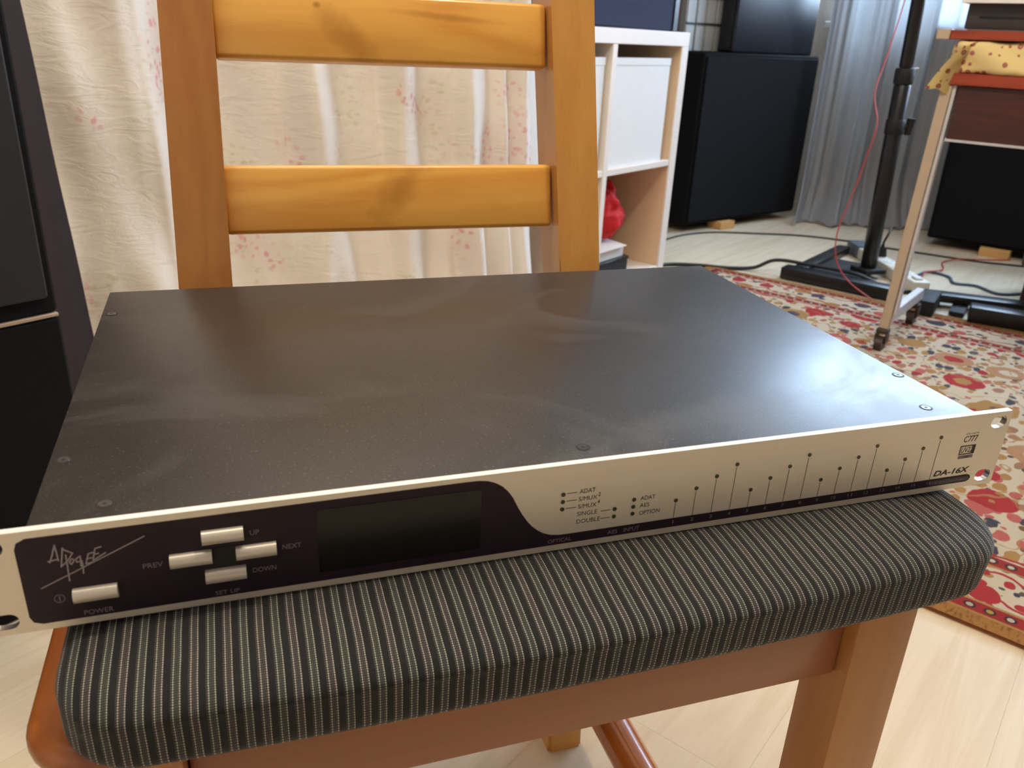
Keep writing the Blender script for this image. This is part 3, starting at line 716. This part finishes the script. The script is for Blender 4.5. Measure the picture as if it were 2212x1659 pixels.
# ------------------------------------------------------------------ rug
RN = Vector((.848, .530, 0)).normalized(); RT = Vector((.530, -.848, 0)).normalized()
rug_o = RN*1.003
def rugf(u, v):
    x = u*RUGW; y = -.90+v*2.75
    wob = .012*math.sin(y*3.1+.6)*(u**2) - .02*max(0, (-y-.5))*u
    return Vector((x+wob, -y if False else y, .007+.0015*math.sin(y*7+u*5)*.5))
bm = grid(40, 80, rugf)
top = bm.verts[:]
r = bmesh.ops.solidify(bm, geom=bm.faces[:], thickness=.006)
rug = obj('rug', bm, M['rug'], None, 50)
rug.matrix_world = Matrix(((RN.x, RT.x, 0, rug_o.x), (RN.y, RT.y, 0, rug_o.y), (0, 0, 1, 0), (0, 0, 0, 1)))
tag(rug, 'red, cream and navy patterned oriental rug with brown edging on the laminate floor', 'rug')

# ------------------------------------------------------------------ white floral curtain
def interp(tab, t):
    for (a, va), (b, vb) in zip(tab, tab[1:]):
        if t <= b:
            q = (t-a)/(b-a); q = q*q*(3-2*q); return va+(vb-va)*q
    return tab[-1][1]
CA = Vector((-.165, 1.17, 0)); CB = Vector((.748, 1.49, 0)); CD = (CB-CA); CN = Vector((CD.y, -CD.x, 0)).normalized()
TAB = [(0, .030), (.05, .036), (.12, .040), (.150, .036), (.215, -.020), (.30, -.030), (.40, -.014), (.455, .016), (.535, -.018), (.60, -.012), (.635, .020), (.715, -.016), (.765, -.004), (.800, .024), (.875, -.012), (.900, .008), (.935, -.012), (.955, .008), (1, -.02)]
HW = 2.485
def curt(u, v):
    z = .012+v*(HW-.012); t = u
    sk = (.55-z)*.045
    amp = 1.35 if z < .6 else max(.5, 1.35-(z-.6)*.40)
    d = interp(TAB, t)*amp + .004*math.sin(u*61+z*9)+.003*math.sin(z*23+u*17)
    if z < .35: d += (.35-z)*.10*math.sin(u*40)**2
    P = CA+CD*t+CD.normalized()*sk+CN*d
    if z < .25: P += CN*((.25-z)**2*.6)
    return Vector((P.x, P.y, z))
bm = grid(260, 90, curt, lambda u, v: (u*1.35, v*HW))
fc = obj('floral_curtain', bm, M['floral'], None, 180)
tag(fc, 'long white cotton curtain with faint pink and green flowers, behind the chair back', 'curtain')
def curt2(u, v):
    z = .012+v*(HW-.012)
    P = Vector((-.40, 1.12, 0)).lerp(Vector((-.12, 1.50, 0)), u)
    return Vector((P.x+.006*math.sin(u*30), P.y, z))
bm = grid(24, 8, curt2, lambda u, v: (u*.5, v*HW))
tag(obj('shade_strip', bm, M['gcurt'], None, 180), 'dark mauve grey strip, shade put into its colour, between black speaker and floral curtain', 'curtain')  # dark sheet, the shade left of the floral curtain is in its colour

# ------------------------------------------------------------------ black speakers at the left
def local(loc, rz, name, lab, cat, group=None): return empty(name, loc, rz, lab, cat, group)
SE = Vector((-.099, .730, 0))
t = local(SE, RA, 'subwoofer_cabinet', 'black speaker cabinet on the floor left of the curtain, below the other', 'speaker')
nbox('cabinet', (-.50, 0, .0), (0, .34, .368), M['felt'], t, .004)
nbox('edge_strip', (-.50, -.001, .3682), (-.002, .33, .3725), M['tanedge'], t, .001)  # strip coloured as the lit top edge of the lower cabinet
t = local(SE+Vector((0, 0, .373)), RA, 'speaker_cabinet', 'black speaker cabinet stacked on top of the one at the left edge', 'speaker')
nbox('cabinet', (-.50, .0, .0), (-.001, .34, .62), M['felt'], t, .004)
nbox('front_grille', (-.48, -.008, .02), (-.012, -.0005, .60), M['blackm'], t, .003)

# ------------------------------------------------------------------ cube shelf, local X = D2 along the face, local Y = into depth (-D1)
A0 = Vector((1.04, 1.773, 0))
sh = empty('cube_shelf', A0, RA, 'white open cube shelf unit with pale inner panels, behind the chair', 'shelf')
SD = .36
nbox('top_board', (-.372, 0, .678), (.418, SD, .715), M['white'], sh, .0015)
nbox('bottom_board', (-.333, .001, .0), (.379, SD, .036), M['white'], sh, .0015)
nbox('side_panel', (-.372, .0, 0), (-.334, SD, .6775), M['white'], sh, .0015)
nbox('side_panel', (.380, .0, 0), (.418, SD, .6775), M['white'], sh, .0015)
nbox('inner_lining', (.3788, .004, .0365), (.3798, SD, .6775), M['birch'], sh)
nbox('inner_lining', (-.3338, .004, .0365), (-.3328, SD, .6775), M['birch'], sh)
nbox('divider', (.010, .0, .0365), (.032, SD, .6775), M['white'], sh, .001)
for x0, x1 in ((-.3325, .0095), (.0325, .3785)):
    nbox('shelf_board', (x0, .001, .345), (x1, SD, .362), M['white'], sh, .001)
nbox('back_panel', (-.372, SD+.0005, 0), (.418, SD+.006, .715), M['birch'], sh)
def bin_(x0, x1, y0, tilt, lab):
    t = empty('storage_bin', A0+Vector((0, 0, .3625))+D2*((x0+x1)/2)-D1*(y0+.15), RA+tilt, lab, 'storage box', None)
    bm = bmesh.new(); hw = (x1-x0)/2; H = .282; T = .004; d = .15
    def wall(p, q): box(bm, p, q, .001)
    box(bm, (-hw, -d, 0), (hw, d, T)); box(bm, (-hw, -d, T), (hw, -d+T, H)); box(bm, (-hw, d-T, T), (hw, d, H)); box(bm, (-hw, -d+T, T), (-hw+T, d-T, H)); box(bm, (hw-T, -d+T, T), (hw, d-T, H))
    obj('fabric_body', bm, M['bin'], t)
    nbox('hem', (-hw-.001, -d-.0015, H-.018), (hw+.001, -d+.0, H+.001), M['bin'], t, .0005)
    return t
bin_(.040, .340, .012, 0.0, 'white fabric storage bin in upper right cube of the white shelf')
bin_(-.318, -.006, .012, 0, 'white fabric storage bin in upper left cube, mostly hidden by chair post')
# things in the lower right cube
def shl(x, y, z): return A0+D2*x-D1*y+Vector((0, 0, z))
t = empty('black_box', shl(.17, .16, .0365), RA, 'black cardboard box on the lower shelf floor, under the white box', 'box')
nbox('box_body', (-.13, -.13, 0), (.07, .12, .040), M['blackm'], t, .002); nbox('box_lid', (-.132, -.132, .0405), (.072, .122, .050), M['black'], t, .001)
t = empty('paper_box', shl(.17, .16, .0868), RA, 'white paper box with open flaps under the red cloth in the shelf', 'box')
nbox('box_body', (-.125, -.12, 0), (.055, .10, .034), M['paper'], t, .001)
bm = bmesh.new(); box(bm, (-.12, -.13, .0345), (.05, -.02, .0365), 0, 1, Matrix.Rotation(.10, 4, 'X') @ Matrix.Translation((0, 0, .012))); obj('flap', bm, M['paper'], t)
# crumpled red cloth
bm = bmesh.new(); bmesh.ops.create_icosphere(bm, subdivisions=5, radius=1)
from mathutils import noise as mn
for v in bm.verts:
    p = v.co.copy(); n_ = mn.noise(p*1.7+Vector((3, 1, 2)))*.35+mn.noise(p*4+Vector((1, 7, 2)))*.16+abs(mn.noise(p*8))*.10
    p *= 1+n_; z = p.z
    wd = 1.0 if z > 0 else 1.15
    v.co = Vector((p.x*.090*wd*(1-.25*max(0, z)), p.y*.075*wd, max(z, -.75)*.105))
    if p.x > .5 and abs(z) < .5: v.co.x += .022*(p.x-.5)
zmin = min(v.co.z for v in bm.verts)
for v in bm.verts: v.co.z -= zmin
rc = obj('red_cloth', bm, M['redc'], None, 180); rc.location = shl(.168, .13, .139); rc.rotation_euler = (0, 0, RA)
tag(rc, 'crumpled bright red cloth heaped in the lower right cube of the shelf', 'cloth')
# navy box on top of the shelf
t = empty('navy_box', shl(.0, .02, .7153), RA, 'dark navy felt-covered speaker box standing on top of the white shelf', 'speaker')
nbox('box_body', (-.37, .0, 0), (.375, .30, .42), M['navy'], t, .006)
for x in (-.36, .34): nbox('corner_guard', (x, -.004, .002), (x+.024, .0, .4215), M['black'], t, .001)

# ------------------------------------------------------------------ big black cabinet by the back wall
E0 = Vector((1.761, 2.538, .03)); ER = math.atan2(.32, .95)
ev = Vector((math.cos(ER), math.sin(ER), 0)); fv = Vector((-ev.y, ev.x, 0))
t = empty('bass_cabinet', E0, ER, 'large black carpeted speaker cabinet on wooden blocks beside the shelf', 'speaker')
nbox('cabinet', (0, 0.004, 0), (.70, .42, .63), M['felt'], t, .006)
nbox('front_panel', (.012, -.004, .012), (.688, .0035, .618), M['feltb'], t, .002)
def block(x, y, dx, dy, h, rz, lab):
    o = nbox('wooden_block', (-dx/2, -dy/2, 0), (dx/2, dy/2, h), M['block'], None, .001); o.location = (x, y, 0); o.rotation_euler = (0, 0, rz)
    return tag(o, lab, 'wood block', 'offcut blocks under the speaker cabinets')
p = E0+ev*.235+fv*.012; block(p.x, p.y, .085, .07, .0297, ER, 'pale wooden block under the front of the cabinet beside the shelf')
t = empty('black_equipment_case', E0+ev*.18+fv*.03+Vector((0, 0, .6305)), ER, 'flat black satin case standing on top of the large cabinet, right of the ribbed panel', 'case')
nbox('case_body', (0, 0, 0), (.50, .075, .50), M['gloss'], t, .008, 3)
nbox('side_trim', (-.004, .01, .01), (-.0005, .065, .49), M['black'], t)
t = empty('ribbed_panel', E0+ev*.012+fv*.135+Vector((0, 0, .6305)), ER, 'light grey ribbed panel with dark grid wires, on the large black cabinet', 'panel')
for i in range(6): nbox('rib', (.002+i*.055, -.012, 0), (.050+i*.055, .0, .46), M['rib'], t, .003)
nbox('backing', (0, .0005, 0), (.325, .018, .46), M['rib2'], t, .001)
for z in (.095, .185, .275, .365):
    bm = bmesh.new(); tube(bm, [(-.004, -.0155, z), (.33, -.0155, z)], .0032, 8); obj('grid_wire', bm, M['black'], t, 60)

# ------------------------------------------------------------------ grey-blue curtain before the window wall
GL = Vector((2.395, 2.715, 0)); GR = Vector((2.915, 2.505, 0)); GD = GR-GL; GN = Vector((GD.y, -GD.x, 0)).normalized()
def gcurt(u, v):
    z = .006+v*(HW-.006)
    a = .030*math.sin(u*19+.5*math.sin(z*1.3)+1.5)+.012*math.sin(u*43+2+z*.5)+.003*math.sin(u*110)
    P = GL+GD*u+GN*a-GN*.0
    if z < .20:
        q = (.20-z)/.20; P += GN*(.09*q*q+.03*q*math.sin(u*23+2))-GD.normalized()*(.04*q*q*(1-u))
        P.z = 0
    return Vector((P.x, P.y, z+(.012*math.sin(u*37)**2 if z < .15 else 0)))
bm = grid(220, 70, gcurt, lambda u, v: (u*1.2, v*HW))
tag(obj('window_curtain', bm, M['sheer'], None, 180), 'long grey-blue curtain hanging to the floor behind the black pole stand', 'curtain')
# pooled hem folds on the floor
def hem(u, v):
    a = v*PI; r = .018+.010*math.sin(u*19)
    P = GL+GD*(u*.98+.01)+GN*(.135+.022*math.sin(u*26)+r*math.cos(a)*1.6)
    return Vector((P.x, P.y, .002+max(0, r*math.sin(a)*1.3)))
# ------------------------------------------------------------------ right black cabinet
B2 = Vector((2.65, 2.225, .032)); R1 = math.atan2(D1.y, D1.x)
t = empty('bass_cabinet', B2, R1, 'large black speaker cabinet on wooden blocks at right, behind the tan-legged cart', 'speaker')
nbox('cabinet', (0, .004, 0), (.62, .36, .60), M['felt'], t, .006); nbox('front_panel', (.012, -.004, .012), (.608, .0035, .588), M['feltb'], t, .002)
q = B2+D1*.245+D2*.01; block(q.x, q.y, .10, .07, .0318, R1, 'pale wooden block under the black cabinet at right')

# ------------------------------------------------------------------ pole stand
PB = Vector((2.075, 1.865, 0)); up = Vector((-.035, .0, 1)).normalized()
t = empty('pole_stand', PB, 0, 'tall black tubular pole stand on a flat black base, before the grey curtain', 'stand')
def tb(name, z0, z1, r0, r1=None, m='black', n=20):
    bm = bmesh.new(); tube(bm, [up*z0, up*(z0+.004), up*(z1-.004), up*z1], [r0*.9, r0, r1 or r0, (r1 or r0)*.9], n); return obj(name, bm, M[m], t, 50)
tb('lower_tube', .03, .60, .0250); tb('upper_tube', .648, 1.55, .0200); tb('collar', .601, .647, .0285, .0285, 'blackm'); tb('sleeve', .455, .50, .0282, .0282, 'blackm')
bm = bmesh.new(); c = up*.478; tube(bm, [c+Vector((.027, -.006, 0)), c+Vector((.043, -.012, .002))], .008, 10); tube(bm, [c+Vector((.0435, -.012, -.024)), c+Vector((.047, -.0135, .026))], [.011, .014], 10); obj('clamp_knob', bm, M['blackm'], t, 50)
bm = bmesh.new(); tube(bm, [up*.645+Vector((.0205, -.012, 0)), up*.645+Vector((.032, -.017, .002))], .004, 8); obj('lock_pin', bm, M['alu2'], t, 50)
def tbox(name, c0, d, L, wd, z0, z1, m, bev=.004):
    d = d.normalized(); n_ = Vector((-d.y, d.x, 0)); MM = Matrix(((d.x, n_.x, 0, c0.x-PB.x), (d.y, n_.y, 0, c0.y-PB.y), (0, 0, 1, 0), (0, 0, 0, 1)))
    bm = bmesh.new(); box(bm, (0, -wd/2, z0), (L, wd/2, z1), bev, 2, MM); return obj(name, bm, M[m], t, 40)
tbox('front_bar', Vector((1.775, 1.905, 0)), D1, .355, .060, 0.004, .040, 'black')
tbox('side_bar', Vector((1.83, 1.905, 0)), D2, .46, .045, .004, .030, 'black')
tbox('base_plate', Vector((1.875, 1.82, 0)), D2, .30, .16, .004, .016, 'blackm', .002)
tbox('tube_socket', Vector((2.035, 1.865, 0)), Vector((1, 0, 0)), .08, .08, .0165, .032, 'blackm', .003)
for p in ((1.79, 1.885), (1.955, 1.63), (2.19, 2.14)):
    bm = bmesh.new(); bmesh.ops.create_cone(bm, cap_ends=True, segments=14, radius1=.014, radius2=.012, depth=.0038, matrix=Matrix.Translation((p[0]-PB.x, p[1]-PB.y, .0019))); obj('rubber_foot', bm, M['blackm'], t)

# ------------------------------------------------------------------ second flat stand base
PB = Vector((2.10, 1.50, 0)); t = empty('stand_base', PB, 0, 'low black metal bars of a second stand base lying behind the cart caster', 'stand')
tbox('bar', Vector((2.035, 1.575, 0)), Vector((.80, -.60, 0)), .50, .055, .016, .040, 'black')
tbox('bar', Vector((2.035, 1.405, 0)), Vector((.70, -.72, 0)), .36, .060, .004, .050, 'black')
tbox('link_plate', Vector((2.03, 1.44, 0)), Vector((.55, .45, 0)), .22, .04, .0055, .0155, 'blackm', .001)
tbox('foot', Vector((1.925, 1.455, 0)), Vector((.75, .60, 0)), .15, .045, .004, .050, 'blackm')
for p in ((2.065, 1.553), (2.36, 1.335)):
    bm = bmesh.new(); bmesh.ops.create_cone(bm, cap_ends=True, segments=14, radius1=.012, radius2=.012, depth=.0155, matrix=Matrix.Translation((p[0]-PB.x, p[1]-PB.y, .0078))); obj('rubber_foot', bm, M['blackm'], t)

# ------------------------------------------------------------------ cart
LC = Vector((1.600, 1.235, 0)); CL, CDp = .56, .40
t = empty('cart', LC, R1, 'tall tan-legged cart on casters with red wooden boards, at right', 'cart')
def leg(x, y, front=True):
    sx = .010 if front else 0
    bm = bmesh.new(); L = []
    for z in (.062, .6285):
        k = -.016*(1-z/.63) if x < .1 else 0
        L.append([bm.verts.new(q) for q in ((x-.011+k, y, z), (x+.011+k, y, z), (x+.011+k, y+.024, z), (x-.011+k, y+.024, z))])
    for i in range(4): bm.faces.new((L[0][i], L[0][(i+1) % 4], L[1][(i+1) % 4], L[1][i]))
    bm.faces.new(L[0][::-1]); bm.faces.new(L[1]); bmesh.ops.bevel(bm, geom=bm.edges[:], offset=.0015, segments=1, affect='EDGES')
    return obj('leg', bm, M['tan'], t, 40)
for x in (0.002, CL-.012):
    leg(x, 0)
bm = bmesh.new()
vs_ = box(bm, (.0145, .004, .10), (.0215, .022, .6285), .0008)
for v in bm.verts: v.co.x -= .016*(1-v.co.z/.63)
o = obj('inner_channel', bm, M['lgrey'], t, 40); o['label'] = 'light grey inner channel of the leg'
for x in (-.014, CL-.022): nbox('bottom_rail', (x-.009, .0245, .070), (x+.011, .325, .100), M['lgrey'], t, .002)
for x in (-.014, CL-.012):
    for y in (.012, .305):
        bm = bmesh.new(); tube(bm, [(x-.009, y-.010, .021), (x+.009, y-.010, .021)], .0205, 20); cs = obj('caster', bm, M['dbrown'], t, 40)
        bm = bmesh.new(); box(bm, (x-.014, y-.016, .024), (x-.0095, y+.012, .048), .001); box(bm, (x+.0095, y-.016, .024), (x+.014, y+.012, .048), .001); box(bm, (x-.014, y-.016, .0482), (x+.014, y+.012, .0615), .003)
        obj('caster_fork', bm, M['dbrown'], cs, 40)
nbox('lower_board', (.0, -.004, .629), (CL, CDp, .6535), M['redwood'], t, .0015)
nbox('end_cap', (-.0075, -.004, .628), (-.0005, CDp, .6545), M['black'], t, .0005)
nbox('drawer_box', (.024, .006, .5175), (CL-.03, CDp-.03, .628), M['mahog'], t, .001)
nbox('drawer_edge', (.022, .003, .5115), (CL-.028, .03, .517), M['lgrey'], t, .0005)
nbox('upper_board', (-.014, -.004, .7205), (CL, CDp, .7385), M['redwood'], t, .0015)
o = nbox('end_cap', (-.041, -.006, .7195), (-.0145, .03, .7395), M['tan'], t, .001); o['label'] = 'tan square end cap of the upper board'
for x in (.05, CL-.02):
    nbox('board_post', (x-.02, CDp-.03, .654), (x, CDp-.008, .720), M['lgrey'], t, .001)
# cloth-covered cushion between the boards, with a corner hanging over the edge
t = empty('patterned_cushion', LC+Vector((0, 0, .654)), R1, 'cream yellow cloth bundle with small red flowers between the red cart boards', 'cushion')
bm = slab(.262, .16, .268, .160, 0.0, .0655, .03, .012, 6, lambda P, u, v, z: Vector((P.x+.004*math.sin(P.y*60+z*90), P.y+.006*math.sin(P.x*37+z*60)-.004, max(.0003, P.z-(.003*math.sin(P.x*50)**2)))))
obj('cloth_body', bm, M['yellow'], t, 60)
def flap(u, v):
    x = .060-.066*u*(.35+.65*(1-v)) -.030*u*u*(1-.3*v) - .02*(1-v)*(1-u); y = -.007-.006*math.sin(u*3)-.012*u+.10*v*v*(1-u*.7)
    z = .060-.012*v-.030*u-.062*u*u*u + .005*math.sin(v*9+u*4)*(1-u*.4)
    return Vector((x, y, z))
bm = grid(14, 14, flap); bmesh.ops.solidify(bm, geom=bm.faces[:], thickness=.002); obj('hanging_corner', bm, M['yellow'], t, 60)
t = empty('black_device', LC+Vector((0, 0, .739)), R1, 'black electronic device on the upper red board of the cart', 'electronics')
nbox('device_body', (.004, .02, .003), (.50, .34, .052), M['dev'], t, .003, 2); nbox('base_strip', (.012, .017, .0002), (.49, .33, .0028), M['feltg'], t)
nbox('front_slot', (.03, .0185, .024), (.47, .0198, .028), M['black'], t)
t = empty('white_tray', LC+Vector((0, 0, .7915)), R1, 'thin white flat board lying on top of the black device', 'board')
nbox('tray_body', (-.006, .0, 0), (.50, .36, .010), M['trimw'], t, .002); nbox('tray_lip', (-.006, -.003, .0), (.50, -.0005, .014), M['trimw'], t, .0005)

# ------------------------------------------------------------------ grey stool cut by the right edge
t = empty('grey_stool', (2.262, 1.475, 0), R1, 'grey fabric stool on dark brown legs, cut off by the right photo edge', 'stool')
nbox('seat_body', (0, 0, .128), (.36, .34, .40), M['gfab'], t, .012, 3)
for x in (.02, .30):
    for y in (.02, .30): nbox('leg', (x, y, 0), (x+.035, y+.035, .1275), M['dbrown'], t, .003)

# ------------------------------------------------------------------ power strip and cables
sd = Vector((-.315, -.95, 0)).normalized(); sr = math.atan2(sd.y, sd.x)
t = empty('power_strip', (2.270, 2.170, 0), sr, 'ivory power strip with grey end cap on the floor behind the pole', 'power strip')
nbox('strip_body', (.10, -.028, .0), (.545, .028, .040), M['plastic'], t, .006, 3)
o = nbox('end_cap', (0, -.031, .0), (.098, .031, .046), M['capg'], t, .005, 2); o['label'] = 'grey end cap of the power strip'
for i in range(5):
    bm = bmesh.new(); bmesh.ops.create_cone(bm, cap_ends=True, segments=20, radius1=.019, radius2=.0175, depth=.0022, matrix=Matrix.Translation((.155+i*.072, 0, .0412))); s_ = obj('socket', bm, M['trimw'], t, 40)
    for dy in (-.008, .008):
        bm = bmesh.new(); bmesh.ops.create_cone(bm, cap_ends=True, segments=8, radius1=.0025, radius2=.0025, depth=.0004, matrix=Matrix.Translation((.155+i*.072, dy, .0425))); obj('socket_hole', bm, M['socket'], s_)
bm = bmesh.new(); box(bm, (.49, -.012, .0404), (.525, .012, .047), .002); obj('switch', bm, M['trimw'], t, 40)
def plug(i, lab):
    Pp = Vector((2.270, 2.170, 0))+sd*(.155+i*.072)
    tt = empty('power_plug', Pp+Vector((0, 0, .0428)), sr, lab, 'plug', 'plugs in the power strip')
    bm = bmesh.new(); bmesh.ops.create_cone(bm, cap_ends=True, segments=16, radius1=.0185, radius2=.013, depth=.030, matrix=Matrix.Translation((0, 0, .0152))); obj('plug_body', bm, M['plug'], tt, 50)
    bm = bmesh.new(); tube(bm, smooth_path([(0, 0, .0305), (.002, 0, .05), (-.004, .012, .075), (-.03, .03, .095)], 5), [.006]*3+[.004]*13, 8); obj('plug_cord', bm, M['plug'], tt, 60)
plug(0, 'black power plug in the strip, next to its grey end cap'); plug(1, 'black power plug in the strip, nearer the cart leg')
def cable(name, pts, r, m, lab, cat='cable'):
    bm = bmesh.new(); tube(bm, smooth_path([Vector(p) for p in pts], 7), r, 8)
    return tag(obj(name, bm, M[m], None, 60), lab, cat)
z = .0065
cable('floor_cable', [(1.25, 1.95, z), (1.424, 2.085, z), (1.549, 2.068, z), (1.636, 2.02, z), (1.72, 1.99, .012), (1.775, 1.955, .044), (1.84, 1.875, .048), (1.895, 1.80, .048), (1.925, 1.74, .048), (1.965, 1.69, .030), (2.02, 1.68, .0075), (2.10, 1.66, .0065)], .0062, 'cab_k', 'thick black cable running along the floor over the black stand base')
cable('floor_cable', [(1.60, 2.42, .0035), (1.736, 2.50, .0035), (1.885, 2.53, .0035), (2.05, 2.49, .0035), (2.225, 2.43, .0035), (2.35, 2.33, .0035), (2.43, 2.21, .0035), (2.52, 2.105, .0035), (2.583, 2.031, .0035), (2.656, 1.953, .0035), (2.74, 1.895, .0035), (2.95, 1.75, .0035)], .0034, 'cab_k', 'thin black cable on the floor in front of the large cabinets')
cable('blue_cable', [(2.185, 1.80, .005), (2.27, 1.841, .005), (2.333, 1.866, .005), (2.355, 1.80, .005), (2.31, 1.73, .005), (2.36, 1.69, .005), (2.36, 1.60, .005), (2.47, 1.59, .005), (2.6, 1.6, .005)], .0042, 'cab_b', 'blue-grey cable winding over the floor beside the power strip')
cable('red_cable', [(2.20, 1.775, .003), (2.251, 1.81, .003), (2.30, 1.845, .0115), (2.358, 1.85, .012), (2.43, 1.90, .003), (2.50, 1.975, .003), (2.583, 1.985, .0095), (2.66, 1.99, .003), (2.80, 1.96, .003)], .0024, 'cab_r', 'thin red cable on the floor behind the cart leg')
cable('red_cable', [(2.02, 1.87, 1.25), (2.005, 1.86, 1.0), (1.984, 1.85, .829), (1.921, 1.80, .692), (1.859, 1.75, .581), (1.846, 1.70, .498), (1.832, 1.70, .41), (1.817, 1.70, .33), (1.784, 1.70, .196), (1.796, 1.695, .11), (1.832, 1.665, .050), (1.870, 1.600, .0125)], .0018, 'cab_r', 'thin red cable hanging beside the black pole down to the rug')
